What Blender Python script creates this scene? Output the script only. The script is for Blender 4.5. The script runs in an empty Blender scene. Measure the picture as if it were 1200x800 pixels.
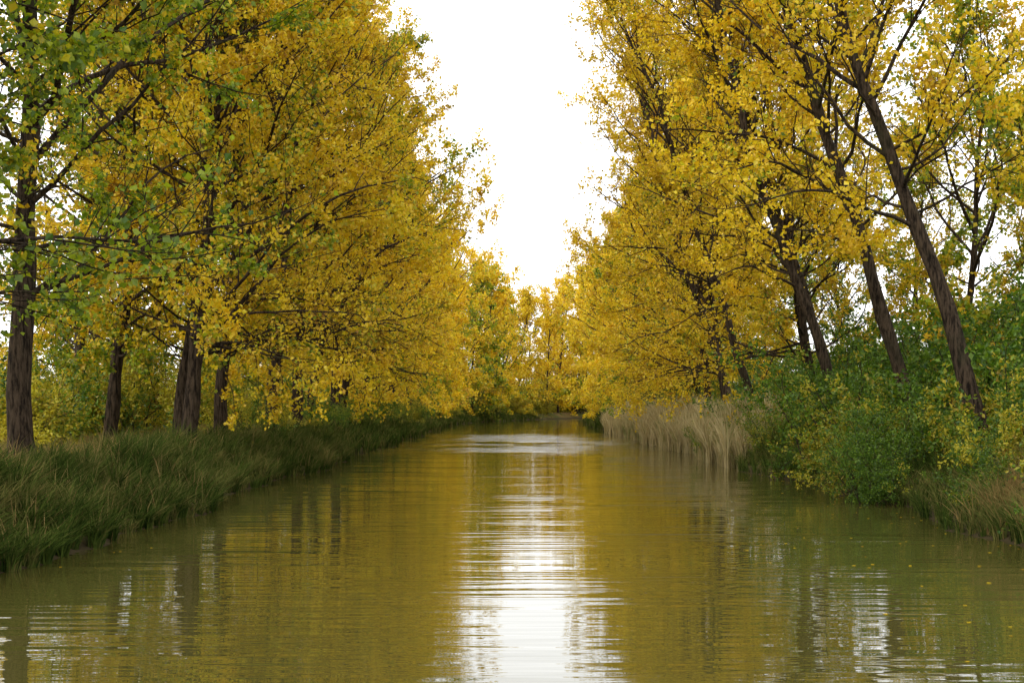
import bpy, math, numpy as np
from mathutils import Vector
scene = bpy.context.scene

# ------------------------------------------------------------------ helpers
def canal_cc(y):
    y = np.asarray(y, dtype=float)
    a = np.minimum(y, 360)
    return 0.0022*np.maximum(0, a-165)**2 + np.maximum(0, y-360)*0.858

LE, RE = -7.6, 9.2
def left_edge(y):
    return LE + 0.34*np.sin(y*0.23+1.0)+0.22*np.sin(y*0.61)+0.12*np.sin(y*1.7+2)+0.05*np.sin(y*4.3)
def right_edge(y):
    return RE + 0.34*np.sin(y*0.19+0.4)+0.24*np.sin(y*0.53+2)+0.12*np.sin(y*1.5)+0.05*np.sin(y*4.1)

def sm(a, b, x):
    t = np.clip((x-a)/(b-a), 0, 1)
    return t*t*(3-2*t)

def ground_h(x, y):
    xl = x - canal_cc(y)
    dl = left_edge(y) - xl      # >0 on the left bank
    dr = xl - right_edge(y)
    d = np.maximum(dl, dr)
    h = np.where(d > 0, 0.16*sm(0,0.35,d)+sm(0.1, 2.2, d)*0.84, -1.4*sm(0, 2.2, -d))
    bump = 0.10*np.sin(x*0.9+0.5*np.sin(y*0.4))*np.sin(y*0.7+1)+0.07*np.sin(x*2.1+y*1.3)+0.05*np.sin(y*2.9-x*1.1)
    h = h + bump*sm(0.3, 2.5, d)
    h = h + 0.35*sm(2, 8, dr)
    far = np.maximum(0, np.abs(xl)-60)
    h = h + 2.0*sm(0, 400, far)
    return h

def mesh_from(name, V, F, mats, mat_idx=None, rnd=None, smooth=None):
    me = bpy.data.meshes.new(name)
    V = np.ascontiguousarray(V, dtype=np.float32); F = np.ascontiguousarray(F, dtype=np.int32)
    me.vertices.add(len(V)); me.vertices.foreach_set('co', V.ravel())
    me.loops.add(F.size); me.loops.foreach_set('vertex_index', F.ravel())
    me.polygons.add(len(F))
    me.polygons.foreach_set('loop_start', np.arange(0, F.size, 4, dtype=np.int32))
    for m in mats: me.materials.append(m)
    if mat_idx is not None:
        me.polygons.foreach_set('material_index', np.ascontiguousarray(mat_idx, dtype=np.int32))
    me.update(calc_edges=True)
    if smooth is not None:
        me.polygons.foreach_set('use_smooth', np.ascontiguousarray(smooth, dtype=bool))
    if rnd is not None:
        a = me.attributes.new('rnd', 'FLOAT', 'POINT')
        a.data.foreach_set('value', np.ascontiguousarray(rnd, dtype=np.float32))
    me.validate()
    return me

def add_obj(name, me, loc=(0,0,0), rz=0, s=1.0, color=None, tilt=(0,0)):
    o = bpy.data.objects.new(name, me)
    o.location = loc; o.rotation_euler = (tilt[0],tilt[1],rz)
    o.scale = (s,s,s) if not isinstance(s, tuple) else s
    if color is not None: o.color = color
    scene.collection.objects.link(o)
    return o

def norm(a):
    return a/np.maximum(np.linalg.norm(a, axis=-1, keepdims=True), 1e-9)

class Builder:
    def __init__(s):
        s.V=[]; s.F=[]; s.M=[]; s.R=[]; s.S=[]; s.n=0
    def add(s, V, F, m, R, smooth=False):
        s.V.append(V); s.F.append(F+s.n); s.M.append(np.full(len(F), m)); s.R.append(R)
        s.S.append(np.full(len(F), smooth)); s.n += len(V)
    def mesh(s, name, mats):
        return mesh_from(name, np.concatenate(s.V), np.concatenate(s.F), mats, np.concatenate(s.M),
                         np.concatenate(s.R), np.concatenate(s.S))
    def tubes(s, P, rad, k, m, rng):
        n, mm, _ = P.shape
        T = norm(np.gradient(P, axis=1))
        D = norm(P[:, -1]-P[:, 0])
        ax = np.argmin(np.abs(D), axis=1)
        ref = np.eye(3)[ax][:, None, :]
        U = norm(np.cross(T, ref)); W = np.cross(T, U)
        a = np.arange(k)*2*np.pi/k
        V = P[:, :, None, :] + rad[:, :, None, None]*(np.cos(a)[None,None,:,None]*U[:, :, None, :] + np.sin(a)[None,None,:,None]*W[:, :, None, :])
        V = V.reshape(-1, 3)
        base = (np.arange(n)*mm*k)[:, None, None]
        r = (np.arange(mm-1)*k)[None, :, None]
        c = np.arange(k)[None, None, :]; c2 = (c+1) % k
        F = np.stack([base+r+c, base+r+c2, base+r+k+c2, base+r+k+c], axis=-1).reshape(-1, 4)
        s.add(V, F, m, np.repeat(rng.random(n), mm*k), True)
    def leaves(s, C, size, m, rng, droop=0.5, wid=0.42):
        n = len(C)
        d = rng.normal(size=(n,3)); d[:,2] -= droop*1.2; d = norm(d)
        q = rng.normal(size=(n,3)); sd = norm(np.cross(d, q)); nn = np.cross(d, sd)
        L = (size*(0.65+0.7*rng.random(n)))[:, None]
        a = C; b = C + d*L*0.42 + sd*L*wid + nn*L*0.12
        t = C + d*L; e = C + d*L*0.42 - sd*L*wid + nn*L*0.12
        V = np.stack([a,b,t,e], axis=1).reshape(-1,3)
        F = np.arange(4*n).reshape(n,4)
        s.add(V, F, m, np.repeat(rng.random(n), 4))

def children(P, n_c, s0, s1, length, spread, up, rng, m, curl=0.25):
    n, mm, _ = P.shape
    s = s0+(s1-s0)*(np.arange(n_c)[None,:]+rng.random((n,n_c)))/n_c
    f = s*(mm-1); i = np.clip(f.astype(int), 0, mm-2); fr = (f-i)[...,None]
    idx = np.arange(n)[:,None]
    A = P[idx,i]; B = P[idx,i+1]
    O = (A*(1-fr)+B*fr).reshape(-1,3); T = norm((B-A).reshape(-1,3))
    q = rng.normal(size=T.shape); side = norm(np.cross(T, q))
    ang = np.radians(spread[0]+(spread[1]-spread[0])*rng.random(len(T)))[:,None]
    D = norm(T*np.cos(ang)+side*np.sin(ang)+np.array([0,0,1.0])*up)
    L = length(s, idx).reshape(-1)*(0.7+0.6*rng.random(len(T)))
    step = (L/(m-1))[:,None]
    pts=[O]; d=D
    for k in range(m-1):
        d = norm(d + rng.normal(size=d.shape)*curl*0.5 + np.array([0,0,1.0])*0.04)
        pts.append(pts[-1]+d*step)
    return np.stack(pts, axis=1), L, s.reshape(-1)

def make_tree(name, seed, H, lean, R, nl, ns, nt, lpt, lsize, first=0.15, bare=0.2, r0=0.26, mats=None, twigs=True, bias=0.1, droop=0):
    rng = np.random.default_rng(seed); B = Builder()
    N = 22; t = np.linspace(0,1,N)
    wx = 0.55*np.sin(t*5+rng.random()*6)*t + 0.20*np.sin(t*12+rng.random()*6)*t**0.6 + 0.04*np.sin(t*31+rng.random()*6)
    wy = 0.55*np.sin(t*4+rng.random()*6)*t + 0.20*np.sin(t*13+rng.random()*6)*t**0.6
    tr = np.stack([lean*t**1.05+wx-wx[0], wy, H*0.97*t-0.3], axis=1)
    rad = r0*(1-t)**0.85+0.02; rad[0]*=1.35; rad*=1+0.06*rng.normal(size=N)
    B.tubes(tr[None], rad[None], 12, 0, rng)
    tt = first+(0.97-first)*((np.arange(nl)+rng.random(nl))/nl)**0.95
    az = np.arange(nl)*2.399+rng.random(nl)*0.9
    if droop:
        tt = np.concatenate([rng.uniform(0.11,0.26,droop),tt]); az=np.concatenate([rng.uniform(-1.1,1.1,droop),az]); nl=nl+droop
    prof = np.interp(tt, [0.1,0.2,0.4,0.6,0.8,1.0],[0.85,1.0,1.05,0.90,0.62,0.22])
    L = R*prof*(0.65+0.65*rng.random(nl))*(1+bias*np.cos(az))
    el = np.radians(np.interp(tt,[0.1,0.3,0.6,1.0],[12,30,48,68])+rng.normal(size=nl)*10)
    if droop: L[:droop]=R*rng.uniform(0.95,1.25,droop); el[:droop]=np.radians(rng.uniform(2,18,droop))
    f = tt*(N-1); i = np.clip(f.astype(int),0,N-2); fr=(f-i)[:,None]
    O = tr[i]*(1-fr)+tr[i+1]*fr
    d = np.stack([np.cos(el)*np.cos(az), np.cos(el)*np.sin(az), np.sin(el)],1)
    m=9; pts=[O]; Ls = L/np.maximum(np.cos(el),0.6)
    for k in range(m-1):
        bend = np.where(tt<0.35, 0.05 if k<3 else -0.08, 0.05)[:,None]
        d = norm(d+rng.normal(size=d.shape)*0.15+np.array([0,0,1.0])*bend)
        pts.append(pts[-1]+d*(Ls/(m-1))[:,None])
    LP = np.stack(pts,1)
    lr = (0.012+0.0085*Ls)[:,None]*np.linspace(1,0.2,m)[None]
    B.tubes(LP, lr, 5, 0, rng)
    SP, SL, ss = children(LP, ns, 0.2, 1.0, lambda s,idx: (0.40*Ls[idx]*(1.15-0.75*s)+0.3), (25,58), 0.08, rng, 6)
    sr = (0.007+0.006*SL)[:,None]*np.linspace(1,0.3,6)[None]
    B.tubes(SP, sr, 3, 0, rng)
    TP, TL, ts = children(SP, nt, 0.2, 1.0, lambda s,idx: np.full(s.shape,0.75), (25,70), 0.03, rng, 4, 0.4)
    if twigs:
        B.tubes(TP, np.full((len(TP),1),0.006)*np.linspace(1.2,0.5,4)[None], 3, 0, rng)
    dens = np.clip(rng.normal(1.0,0.5,len(SP)),0.05,2.2)
    dens[rng.random(len(SP))<bare] *= 0.06
    limbd = np.repeat(np.clip(rng.normal(1.0,0.5,nl),0.06,2.0), ns)
    dens = np.repeat(dens*limbd, nt)
    cnt = rng.poisson(lpt*dens)
    idx = np.repeat(np.arange(len(TP)), cnt)
    s = rng.random(len(idx))**0.8*3; i=np.clip(s.astype(int),0,2); fr=(s-i)[:,None]
    C = TP[idx,i]*(1-fr)+TP[idx,i+1]*fr + rng.normal(size=(len(idx),3))*0.09*max(1,lsize/0.14)
    B.leaves(C, lsize, 1, rng)
    return B.mesh(name, mats)

def make_shrub(name, seed, H, R, n, ns, nt, lpt, lsize, mats):
    rng = np.random.default_rng(seed); B = Builder()
    az = rng.random(n)*6.283; el = np.radians(rng.uniform(30,85,n))
    O = np.stack([rng.normal(size=n)*R*0.25, rng.normal(size=n)*R*0.25, np.full(n,-0.15)],1)
    d = np.stack([np.cos(el)*np.cos(az), np.cos(el)*np.sin(az), np.sin(el)],1)
    L = H*rng.uniform(0.4,1.25,n)*(0.55+0.45*np.sin(el)); m=7; pts=[O]
    for k in range(m-1):
        d = norm(d+rng.normal(size=d.shape)*0.14+np.array([0,0,1.0])*(-0.07))
        pts.append(pts[-1]+d*(L/(m-1))[:,None])
    P=np.stack(pts,1)
    B.tubes(P,(0.008+0.004*L)[:,None]*np.linspace(1,0.3,m)[None],4,0,rng)
    SP,SL,_=children(P,ns,0.15,1.0,lambda s,idx:(0.35*L[idx]*(1.1-0.6*s)+0.15),(30,75),0.1,rng,5)
    B.tubes(SP,(0.004+0.004*SL)[:,None]*np.linspace(1,0.3,5)[None],3,0,rng)
    TP,TL,_=children(SP,nt,0.1,1.0,lambda s,idx:np.full(s.shape,0.32),(25,80),0.1,rng,3,0.4)
    cnt=rng.poisson(lpt*np.repeat(np.clip(rng.normal(1,0.5,len(SP)),0.05,2.2),nt))
    idx=np.repeat(np.arange(len(TP)),cnt)
    s=rng.random(len(idx))*2; i=np.clip(s.astype(int),0,1); fr=(s-i)[:,None]
    C=TP[idx,i]*(1-fr)+TP[idx,i+1]*fr+rng.normal(size=(len(idx),3))*0.05
    B.leaves(C,lsize,1,rng,droop=0.2,wid=0.3)
    return B.mesh(name,mats)

def make_blades(name, O, h, w, bend, mats, seed, bias=None, plume=False):
    rng=np.random.default_rng(seed); n=len(O)
    az=rng.random(n)*6.283
    bd=np.stack([np.cos(az),np.sin(az),np.zeros(n)],1)
    if bias is not None: bd=norm(bd+bias)
    a2=rng.random(n)*6.283; side=np.stack([np.cos(a2),np.sin(a2),np.zeros(n)],1)
    b=(bend*(0.3+1.4*rng.random(n)))[:,None]
    rows=[]
    for t,ww in ((0,1.0),(0.4,0.9),(0.75,0.6),(1.0,0.12)):
        c=O+np.array([0,0,1.0])*(h*(t-0.35*b[:,0]*t*t*t))[:,None]+bd*(h[:,None]*b*t*t)
        if plume and t>0.7: ww=ww*2.4
        rows.append(c-side*(w*ww)[:,None]/2); rows.append(c+side*(w*ww)[:,None]/2)
    V=np.stack(rows,1).reshape(-1,3)
    base=(np.arange(n)*8)[:,None,None]; r=np.array([0,2,4])[None,:,None]
    F=(base+r+np.array([0,1,3,2])[None,None,:]).reshape(-1,4)
    return mesh_from(name,V,F,mats,None,np.repeat(rng.random(n),8))

# ------------------------------------------------------------------ materials
def newmat(name):
    m=bpy.data.materials.new(name); m.use_nodes=True
    nt=m.node_tree; nt.nodes.clear(); return m, nt, nt.nodes, nt.links
def mix(nt, fac, a, b):
    n=nt.nodes.new('ShaderNodeMix'); n.data_type='RGBA'
    for sock,val in ((n.inputs[0],fac),(n.inputs[6],a),(n.inputs[7],b)):
        if hasattr(val,'is_linked'): nt.links.new(val,sock)
        elif isinstance(val,(int,float)): sock.default_value=val
        else: sock.default_value=(*val,1)
    return n.outputs[2]
def mathn(nt, op, a, b=0.0, clamp=False):
    n=nt.nodes.new('ShaderNodeMath'); n.operation=op; n.use_clamp=clamp
    for sock,val in ((n.inputs[0],a),(n.inputs[1],b)):
        if hasattr(val,'is_linked'): nt.links.new(val,sock)
        else: sock.default_value=val
    return n.outputs[0]
def noise(nt, vec, scale, detail=2, rough=0.5):
    n=nt.nodes.new('ShaderNodeTexNoise'); n.inputs['Scale'].default_value=scale
    n.inputs['Detail'].default_value=detail; n.inputs['Roughness'].default_value=rough
    if vec is not None: nt.links.new(vec,n.inputs['Vector'])
    return n.outputs[0]
def maprange(nt, v, a, b, c=0.0, d=1.0):
    n=nt.nodes.new('ShaderNodeMapRange'); n.interpolation_type='SMOOTHSTEP'
    nt.links.new(v,n.inputs[0])
    for k,x in zip((1,2,3,4),(a,b,c,d)): n.inputs[k].default_value=x
    return n.outputs[0]
def geo_pos(nt): return nt.nodes.new('ShaderNodeNewGeometry').outputs['Position']
def attr(nt,name):
    n=nt.nodes.new('ShaderNodeAttribute'); n.attribute_name=name; return n.outputs['Fac']

def leaf_material(name, cA, cB, cC, cG1, cG2, transl=0.45, gl=0.03):
    m,nt,N,Lk=newmat(name)
    pos=geo_pos(nt); r=attr(nt,'rnd')
    oi=N.new('ShaderNodeObjectInfo')
    sep=N.new('ShaderNodeSeparateColor'); Lk.new(oi.outputs['Color'],sep.inputs[0])
    n1=noise(nt,pos,0.35,2); n2=noise(nt,pos,0.9,1)
    f=mathn(nt,'ADD',mathn(nt,'MULTIPLY',r,0.65),mathn(nt,'MULTIPLY',mathn(nt,'SUBTRACT',n2,0.34),1.3))
    ramp=N.new('ShaderNodeValToRGB'); Lk.new(f,ramp.inputs[0])
    e=ramp.color_ramp.elements
    e[0].position=0.0; e[0].color=(*cA,1); e[1].position=0.88; e[1].color=(*cC,1)
    k=e.new(0.32); k.color=(*cB,1)
    g=mathn(nt,'ADD',mathn(nt,'MULTIPLY',mathn(nt,'SUBTRACT',n1,0.5),1.5),mathn(nt,'MULTIPLY',mathn(nt,'SUBTRACT',r,0.5),0.4))
    r2=mathn(nt,'FRACT',mathn(nt,'MULTIPLY',r,7.31))
    g=mathn(nt,'ADD',g,sep.outputs[0])
    gf=maprange(nt,g,0.26,0.58)
    col=mix(nt,gf,ramp.outputs[0],mix(nt,r2,cG1,cG2))
    hs=N.new('ShaderNodeHueSaturation'); Lk.new(col,hs.inputs['Color'])
    Lk.new(mathn(nt,'ADD',mathn(nt,'MULTIPLY',oi.outputs['Random'],0.25),0.86),hs.inputs['Value'])
    col=hs.outputs[0]
    d=N.new('ShaderNodeBsdfDiffuse'); t=N.new('ShaderNodeBsdfTranslucent'); g_=N.new('ShaderNodeBsdfGlossy')
    g_.inputs['Roughness'].default_value=0.45; g_.inputs['Color'].default_value=(0.9,0.9,0.9,1)
    Lk.new(col,d.inputs[0]); Lk.new(col,t.inputs[0])
    ms=N.new('ShaderNodeMixShader'); ms.inputs[0].default_value=transl; Lk.new(d.outputs[0],ms.inputs[1]); Lk.new(t.outputs[0],ms.inputs[2])
    m2=N.new('ShaderNodeMixShader'); m2.inputs[0].default_value=gl; Lk.new(ms.outputs[0],m2.inputs[1]); Lk.new(g_.outputs[0],m2.inputs[2])
    o=N.new('ShaderNodeOutputMaterial'); Lk.new(m2.outputs[0],o.inputs[0])
    return m

leafM = leaf_material('autumn_leaf',(0.36,0.19,0.008),(0.74,0.485,0.010),(0.87,0.69,0.022),(0.055,0.13,0.006),(0.38,0.46,0.012))
shrubM = leaf_material('shrub_leaf',(0.30,0.19,0.02),(0.46,0.38,0.02),(0.58,0.52,0.03),(0.03,0.090,0.006),(0.16,0.27,0.012),0.38)

def blade_mat(name, c1, c2, c3, t0=0.60):
    m,nt,N,Lk=newmat(name); r=attr(nt,'rnd'); pos=geo_pos(nt)
    n=noise(nt,pos,0.9,4,0.65)
    c=mix(nt,r,c1,c2); c=mix(nt,maprange(nt,mathn(nt,'ADD',n,mathn(nt,'MULTIPLY',mathn(nt,'FRACT',mathn(nt,'MULTIPLY',r,9.7)),0.22)),t0,t0+0.2),c,c3)
    d=N.new('ShaderNodeBsdfDiffuse'); t=N.new('ShaderNodeBsdfTranslucent'); Lk.new(c,d.inputs[0]); Lk.new(c,t.inputs[0])
    ms=N.new('ShaderNodeMixShader'); ms.inputs[0].default_value=0.25; Lk.new(d.outputs[0],ms.inputs[1]); Lk.new(t.outputs[0],ms.inputs[2])
    o=N.new('ShaderNodeOutputMaterial'); Lk.new(ms.outputs[0],o.inputs[0]); return m
grassM=blade_mat('bank_grass_blades',(0.013,0.032,0.007),(0.095,0.135,0.024),(0.22,0.19,0.06),0.60)
dryM=blade_mat('dry_grass_blades',(0.28,0.17,0.065),(0.44,0.30,0.12),(0.12,0.14,0.035),0.5)
reedM=blade_mat('reed_blades',(0.38,0.30,0.13),(0.60,0.50,0.28),(0.22,0.24,0.07),0.62)

def bark():
    m,nt,N,Lk=newmat('poplar_bark')
    tc=N.new('ShaderNodeTexCoord'); mp=N.new('ShaderNodeMapping'); mp.inputs['Scale'].default_value=(9,9,1.6)
    Lk.new(tc.outputs['Object'],mp.inputs[0])
    n=noise(nt,mp.outputs[0],1.6,6,0.7)
    n2=noise(nt,tc.outputs['Object'],0.8,3)
    c=mix(nt,maprange(nt,n,0.36,0.62),(0.009,0.006,0.004),(0.080,0.056,0.036))
    c=mix(nt,maprange(nt,n2,0.55,0.75),c,(0.042,0.040,0.02))
    b=N.new('ShaderNodeBump'); b.inputs['Strength'].default_value=1.0; b.inputs['Distance'].default_value=0.08; Lk.new(n,b.inputs['Height'])
    p=N.new('ShaderNodeBsdfPrincipled'); p.inputs['Roughness'].default_value=0.9; p.inputs['Specular IOR Level'].default_value=0.12
    Lk.new(c,p.inputs['Base Color']); Lk.new(b.outputs[0],p.inputs['Normal'])
    o=N.new('ShaderNodeOutputMaterial'); Lk.new(p.outputs[0],o.inputs[0]); return m
barkM=bark()

def ground_mat():
    m,nt,N,Lk=newmat('bank_soil_and_litter'); pos=geo_pos(nt)
    n1=noise(nt,pos,0.25,4); n2=noise(nt,pos,3.0,5,0.7); n3=noise(nt,pos,14,3,0.7)
    c=mix(nt,maprange(nt,n1,0.4,0.6),(0.13,0.095,0.04),(0.05,0.075,0.02))
    c=mix(nt,maprange(nt,n2,0.45,0.7),c,(0.18,0.13,0.045))
    c=mix(nt,maprange(nt,n3,0.58,0.66),c,(0.38,0.24,0.02))
    sp=N.new('ShaderNodeSeparateXYZ'); Lk.new(pos,sp.inputs[0])
    c=mix(nt,maprange(nt,sp.outputs[2],0.02,0.35,1.0,0.0),c,(0.055,0.042,0.02))
    b=N.new('ShaderNodeBump'); b.inputs['Distance'].default_value=0.08; Lk.new(n2,b.inputs['Height'])
    p=N.new('ShaderNodeBsdfPrincipled'); p.inputs['Roughness'].default_value=1.0; p.inputs['Specular IOR Level'].default_value=0.1
    Lk.new(c,p.inputs['Base Color']); Lk.new(b.outputs[0],p.inputs['Normal'])
    o=N.new('ShaderNodeOutputMaterial'); Lk.new(p.outputs[0],o.inputs[0]); return m
groundM=ground_mat()

def water_mat():
    m,nt,N,Lk=newmat('canal_water'); pos=geo_pos(nt)
    def mp(sx,sy,rz=0):
        n=N.new('ShaderNodeMapping'); n.inputs['Scale'].default_value=(sx,sy,1); n.inputs['Rotation'].default_value=(0,0,rz); Lk.new(pos,n.inputs[0]); return n.outputs[0]
    a=noise(nt,mp(0.26,1.7,0.03),1.0,1,0.4)
    b=noise(nt,mp(0.5,4.6,-0.05),1.0,1,0.4)
    c=noise(nt,mp(0.12,0.35,0.1),1.0,1)
    sp=N.new('ShaderNodeSeparateXYZ'); Lk.new(pos,sp.inputs[0])
    h=mathn(nt,'ADD',mathn(nt,'MULTIPLY',a,0.014),mathn(nt,'MULTIPLY',b,0.0072))
    w=noise(nt,mp(0.09,0.05,0.2),1.0,3,0.6)
    y1=maprange(nt,sp.outputs[1],66,92); y2=maprange(nt,sp.outputs[1],98,130,1.0,0.0)
    patch=mathn(nt,'MULTIPLY',mathn(nt,'MULTIPLY',y1,y2),maprange(nt,w,0.36,0.60))
    amp=mathn(nt,'ADD',mathn(nt,'ADD',mathn(nt,'MULTIPLY',maprange(nt,c,0.35,0.65),0.9),0.45),mathn(nt,'MULTIPLY',patch,17.0))
    h=mathn(nt,'MULTIPLY',h,amp)
    bp=N.new('ShaderNodeBump'); bp.inputs['Strength'].default_value=1.0; bp.inputs['Distance'].default_value=1.0; Lk.new(h,bp.inputs['Height'])
    p=N.new('ShaderNodeBsdfPrincipled'); p.inputs['Base Color'].default_value=(0.070,0.064,0.015,1)
    p.inputs['IOR'].default_value=1.85; Lk.new(bp.outputs[0],p.inputs['Normal'])
    Lk.new(mathn(nt,'ADD',mathn(nt,'MULTIPLY',patch,0.08),0.02),p.inputs['Roughness'])
    o=N.new('ShaderNodeOutputMaterial'); Lk.new(p.outputs[0],o.inputs[0]); return m
waterM=water_mat()

# ------------------------------------------------------------------ ground & water
ys=np.concatenate([np.arange(-60,0,4.0),np.arange(0,120,0.5),np.arange(120,440,3.0),np.array([450,480,520,600,700,850,1000,1300,1700,2500])])
xs=np.concatenate([[-2500,-1500,-900,-500,-300,-200,-130,-90,-70,-50,-40,-32],np.arange(-26,-14,1.0),np.arange(-14,-5,0.2),np.arange(-5,7,1.0),np.arange(7,15,0.2),np.arange(15,28,1.0),[32,40,50,70,90,130,200,300,500,900,1500,2500]])
X,Y=np.meshgrid(xs,ys); XW=X+canal_cc(Y)
Z=ground_h(XW,Y)
V=np.stack([XW,Y,Z],-1).reshape(-1,3)
nx=len(xs); ny=len(ys)
i=np.arange(ny-1)[:,None]*nx+np.arange(nx-1)[None,:]
F=np.stack([i,i+1,i+1+nx,i+nx],-1).reshape(-1,4)
add_obj('ground',mesh_from('ground',V,F,[groundM],smooth=np.ones(len(F))))
wy=np.concatenate([np.arange(-60,440,5.0),[600,900,1400]]); wx=np.linspace(-9.3,11.3,9)
X,Y=np.meshgrid(wx,wy); XW=X+canal_cc(Y); V=np.stack([XW,Y,np.zeros_like(X)],-1).reshape(-1,3)
nx=len(wx); i=np.arange(len(wy)-1)[:,None]*nx+np.arange(nx-1)[None,:]
F=np.stack([i,i+1,i+1+nx,i+nx],-1).reshape(-1,4)
add_obj('canal_water',mesh_from('canal_water',V,F,[waterM]))

# ------------------------------------------------------------------ trees
TM=[barkM,leafM]
#            H   lean  R   lpt first bare  r0  bias droop
NS=[(22,0.3,5.5,27,0.19,0.24,0.27,0.15,2),(23,6.4,4.3,16,0.27,0.40,0.22,0.05,0),(21,1.2,5.5,26,0.17,0.24,0.25,0.15,2),(23.5,7.4,4.2,16,0.28,0.42,0.23,0.05,0),(22,2.0,5.6,26,0.15,0.22,0.24,0.15,3),
    (20,2.0,6.4,32,0.20,0.2,0.25,0.2,2),(20,4.0,6.6,12,0.34,0.6,0.24,0.25,0)]
near=[make_tree('poplar_near_%d'%k,100+k,H,ln,R,46,9,5,lp,0.135,first=fs,bare=br,r0=rr,mats=TM,bias=bi,droop=dr) for k,(H,ln,R,lp,fs,br,rr,bi,dr) in enumerate(NS)]
mid=[make_tree('poplar_mid_%d'%k,200+k,H,ln,R,40,8,4,18,0.20,first=0.12,bare=0.22,r0=0.23,mats=TM,twigs=False,bias=0.12,droop=5)
     for k,(H,ln,R) in enumerate([(22,1.2,5.4),(23,1.8,5.0),(21,1.5,5.5)])]
far=[make_tree('poplar_far_%d'%k,300+k,H,ln,R,34,6,3,12,0.36,first=0.05,bare=0.15,r0=0.2,mats=TM,twigs=False,droop=4)
     for k,(H,ln,R) in enumerate([(22,0.8,5.0),(21,1.0,5.2),(22.5,0.5,4.7)])]
rng=np.random.default_rng(7)
def put(me,x,y,side,green,s=1.0,jit=0.4,name='poplar_tree',tl=0.03):
    xw=x+float(canal_cc(y)); z=float(ground_h(np.array(xw),np.array(float(y))))
    rz=(0 if side<0 else math.pi)+rng.uniform(-jit,jit)
    add_obj(name,me,(xw,y,z),rz,s,(green,0,0,1),(rng.normal()*tl,rng.normal()*tl))
for (x,y,k,g,s) in [(-10.8,18.5,5,0.66,1.0),(-14.0,26,5,0.60,0.95),(-11.3,33,0,0.44,1.0),(-13.9,49,2,0.40,0.95),(-10.3,45,2,0.27,1.0),(-10.8,46.3,4,0.18,0.85),(-11,54,4,0.20,1.0),(-9.9,59,0,0.27,0.95),(-9.7,64,2,0.10,1.0),(-10.3,73,4,0.30,1.0),(-10.0,82,0,0.10,1.02)]:
    put(near[k],x,y,-1,g,s,0.3,tl=0.03)
for (x,y,k,g,s) in [(12.6,17,6,0.2,1.0),(12.2,36,1,0.14,1.0),(12.4,42.5,3,0.26,1.0),(12.4,52,1,0.12,0.95),(13.0,54.5,3,0.20,0.85),(12.8,60,4,0.22,0.95),(11.9,67,3,0.15,0.95),(12,75,1,0.08,1.0),(12,80,4,0.14,0.95),(12,86,2,0.2,0.95)]:
    put(near[k],x,y,1,g,s,0.15,tl=0.015)
y=90
while y<150:
    put(mid[rng.integers(3)],-10.5+rng.normal()*0.4,y+rng.normal(),-1,0.16+rng.normal()*0.14,rng.uniform(0.92,1.06))
    put(mid[rng.integers(3)],12.9+rng.normal()*0.4,y+2+rng.normal(),1,0.12+rng.normal()*0.12,rng.uniform(0.82,0.95))
    y+=8
while y<340:
    put(far[rng.integers(3)],-10.4+rng.normal()*0.8,y+rng.normal(),-1,0.28+rng.normal()*0.16,rng.uniform(0.85,1.08))
    if y<250: put(far[rng.integers(3)],12.4+rng.normal()*0.5,y+2+rng.normal(),1,0.14+rng.normal()*0.12,rng.uniform(0.78,0.95))
    y+=8.5
y=58
while y<340:
    me=(mid if y<150 else far)
    put(me[rng.integers(3)],-18.5+rng.normal(),y,-1,0.42+rng.normal()*0.1,rng.uniform(0.8,1.0),3)
    y+=13
y=38
while y<260:
    me=(mid if y<150 else far)
    put(me[rng.integers(3)],19.5+rng.normal(),y,1,0.5+rng.normal()*0.1,rng.uniform(0.6,0.85),3)
    y+=(8 if y<70 else 13)

SM=[barkM,shrubM]
shr=[make_shrub('shrub_%d'%k,400+k,H,R,n,7,5,10,0.10,SM) for k,(H,R,n) in enumerate([(2.6,1.4,24),(2.0,1.5,26),(3.2,1.3,22)])]
def put_shrub(x,y,s,g,k=None):
    xw=x+float(canal_cc(y)); z=float(ground_h(np.array(xw),np.array(float(y))))
    add_obj('shrub',shr[rng.integers(3) if k is None else k],(xw,y,max(z,0.05)),rng.uniform(0,6.28),s,(g,0,0,1))
y=24.0
while y<70:
    if rng.random()<0.85: put_shrub(9.9+rng.normal()*0.35,y,rng.uniform(0.35,0.8),0.7+rng.normal()*0.2)
    put_shrub(12.0+rng.normal()*0.7,y+0.8,rng.uniform(0.65,1.3),0.68+rng.normal()*0.18)
    if rng.random()<0.6: put_shrub(15+rng.normal(),y+0.8,rng.uniform(1.2,1.9),0.75)
    y+=2.0
while y<250:
    put_shrub(12.9+rng.normal()*0.6,y,rng.uniform(0.8,1.3),0.55+rng.normal()*0.15)
    y+=3.8
y=56
while y<250:
    put_shrub(-10.2+rng.normal()*0.6,y,rng.uniform(0.4,1.0),0.5+rng.normal()*0.2)
    y+=3.8
for k in range(60):
    put_shrub(rng.uniform(-32,-14),rng.uniform(42,110),rng.uniform(1.0,1.8),0.5+rng.normal()*0.2)
for k in range(30):
    put_shrub(rng.uniform(17,30),rng.uniform(36,100),rng.uniform(1.2,2.0),0.7+rng.normal()*0.1)
for k in range(60):
    yy=rng.uniform(205,330)
    put_shrub(-10-rng.random()**1.4*26,yy,rng.uniform(1.6,3.0),0.36+rng.normal()*0.15)
for k in range(44):
    yy=rng.uniform(80,380); sd=-1 if k%2 else 1
    put(far[rng.integers(3)],sd*rng.uniform(30,70),yy,sd,0.5,rng.uniform(0.3,0.6),3,name='background_tree')
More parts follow.
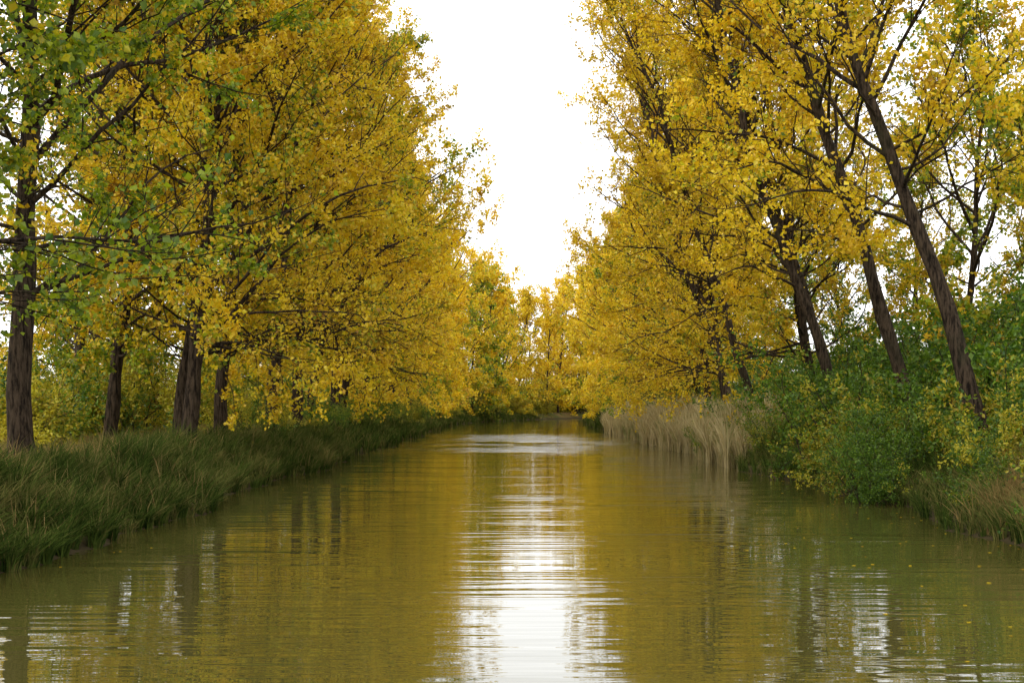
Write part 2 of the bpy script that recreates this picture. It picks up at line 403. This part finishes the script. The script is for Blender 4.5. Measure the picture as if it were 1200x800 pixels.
for k in range(16):
    put(far[rng.integers(3)],rng.uniform(-60,-14),rng.uniform(230,340),-1,0.2,rng.uniform(0.75,0.95),3,name='background_tree')

# ------------------------------------------------------------------ grasses
def scatter(n,y0,y1,d0,d1,side,seed,yp=1.0):
    r=np.random.default_rng(seed)
    y=y0+(y1-y0)*r.random(n)**yp; d=d0+(d1-d0)*r.random(n)
    q=0.5; cy=np.round(y/q)*q; cd=np.round(d/q)*q
    hsh=np.sin(cy*12.9898+cd*78.233)*43758.5453; hsh=hsh-np.floor(hsh)
    h2=np.sin(cy*39.34+cd*11.13)*24634.6345; h2=h2-np.floor(h2)
    y=y+(cy+(hsh-0.5)*0.35-y)*0.5; d=d+(cd+(h2-0.5)*0.35-d)*0.5
    e=left_edge(y)-d if side<0 else right_edge(y)+d
    ph=(hsh-0.5)*3.0+np.sin(y*1.3+d)*0.8
    x=e+canal_cc(y); z=np.maximum(ground_h(x,y),-0.05)
    return np.stack([x,y,z],1),ph,r
O,ph,r=scatter(90000,14,70,-0.08,2.4,-1,1,1.5)
add_obj('bank_grass',make_blades('bank_grass',O,(0.26+0.58*r.random(len(O)))*(1+0.28*ph),0.013+0.013*r.random(len(O)),np.full(len(O),0.65),[grassM],2,bias=np.array([0.45,0,0])))
O,ph,r=scatter(2600,15,60,0.0,3.2,-1,21,1.5)
add_obj('dry_grass',make_blades('dry_grass_c',O,(0.6+0.5*r.random(len(O))),0.010+0.008*r.random(len(O)),np.full(len(O),0.4),[dryM],22,bias=np.array([0.3,0,0])))
O,ph,r=scatter(42000,18,90,2.0,9,-1,3,1.3)
add_obj('dry_grass',make_blades('dry_grass',O,(0.2+0.34*r.random(len(O)))*(1+0.2*ph),0.010+0.010*r.random(len(O)),np.full(len(O),0.4),[dryM],4))
O,ph,r=scatter(32000,18,80,-0.05,2.2,1,5,1.4)
add_obj('bank_grass',make_blades('bank_grass_b',O,(0.3+0.5*r.random(len(O)))*(1+0.2*ph),0.012+0.010*r.random(len(O)),np.full(len(O),0.6),[grassM],6,bias=np.array([-0.4,0,0])))
O,ph,r=scatter(7000,21,28,0.1,1.8,1,7)
add_obj('dry_grass',make_blades('dry_grass_b',O,(0.6+0.6*r.random(len(O))),0.010+0.008*r.random(len(O)),np.full(len(O),0.5),[dryM],8,bias=np.array([-0.4,0,0])))
O,ph,r=scatter(24000,70,240,-0.2,2.5,-1,9)
add_obj('bank_grass',make_blades('bank_grass_c',O,(0.6+0.5*r.random(len(O))),0.04+0.02*r.random(len(O)),np.full(len(O),0.5),[grassM],10))
O,ph,r=scatter(34000,56,135,-0.5,1.8,1,11)
add_obj('reed_bed',make_blades('reed_bed',O,(1.2+0.8*r.random(len(O)))*(1+0.2*ph),0.022+0.014*r.random(len(O)),np.full(len(O),0.25),[reedM],12,plume=True))
O,ph,r=scatter(16000,135,250,-0.2,2.5,1,13)
add_obj('bank_grass',make_blades('bank_grass_d',O,(0.8+0.8*r.random(len(O))),0.05+0.02*r.random(len(O)),np.full(len(O),0.4),[grassM],14))

rr=np.random.default_rng(55)
n=12000; y=rr.uniform(18,80,n); x=np.where(rr.random(n)<0.6,rr.uniform(-18,-9,n),rr.uniform(10.5,18,n))
z=ground_h(x,y)+0.03+0.1*rr.random(n)
B=Builder(); B.leaves(np.stack([x,y,z],1),0.10,0,rr,droop=0.0)
add_obj('fallen_leaves',B.mesh('fallen_leaves',[leafM]),color=(0,0,0,1))
n=230; y=12+50*rr.random(n)**1.2; x=np.where(rr.random(n)<0.85,9.0-5*rr.random(n)**2,-7+3*rr.random(n)**2)
a=rr.random(n)*6.28; L=0.05+0.03*rr.random(n)
dx=np.stack([np.cos(a),np.sin(a),np.zeros(n)],1)*L[:,None]; dy=np.stack([-np.sin(a),np.cos(a),np.zeros(n)],1)*L[:,None]*0.4
C=np.stack([x,y,np.full(n,0.006)],1)
V=np.stack([C,C+dx*.4+dy,C+dx,C+dx*.4-dy],1).reshape(-1,3)
add_obj('floating_leaves',mesh_from('floating_leaves',V,np.arange(4*n).reshape(n,4),[leafM],None,np.repeat(rr.random(n)*0.5,4)),color=(0,0,0,1))

# ------------------------------------------------------------------ light
EL,AZ=math.radians(42),math.radians(-130)
w=bpy.data.worlds.new("World"); scene.world=w; w.use_nodes=True
nt=w.node_tree; bg=nt.nodes['Background']
sky=nt.nodes.new('ShaderNodeTexSky'); sky.sky_type='NISHITA'; sky.sun_disc=False
sky.sun_elevation=EL; sky.sun_rotation=AZ; sky.dust_density=3
mx=nt.nodes.new('ShaderNodeMix'); mx.data_type='RGBA'; mx.inputs[0].default_value=0.88
nt.links.new(sky.outputs[0],mx.inputs[6]); mx.inputs[7].default_value=(16.6,16.6,16.6,1)
nt.links.new(mx.outputs[2],bg.inputs[0]); bg.inputs[1].default_value=0.13
sl=bpy.data.lights.new('sun','SUN'); sl.energy=1.5; sl.angle=math.radians(10); sl.color=(1,0.95,0.85)
so=bpy.data.objects.new('sun',sl); scene.collection.objects.link(so)
dv=Vector((math.cos(EL)*math.sin(AZ),math.cos(EL)*math.cos(AZ),math.sin(EL)))
so.rotation_euler=dv.to_track_quat('Z','Y').to_euler()

# ------------------------------------------------------------------ camera
cam=bpy.data.cameras.new('camera'); cam.lens=50; cam.sensor_width=36; cam.clip_end=5000
co=bpy.data.objects.new('camera',cam); scene.collection.objects.link(co)
co.location=(0,0,2.5); co.rotation_euler=(math.radians(92.54),0,0)
scene.camera=co
scene.view_settings.view_transform='Standard'; scene.view_settings.look='None'; scene.view_settings.exposure=0
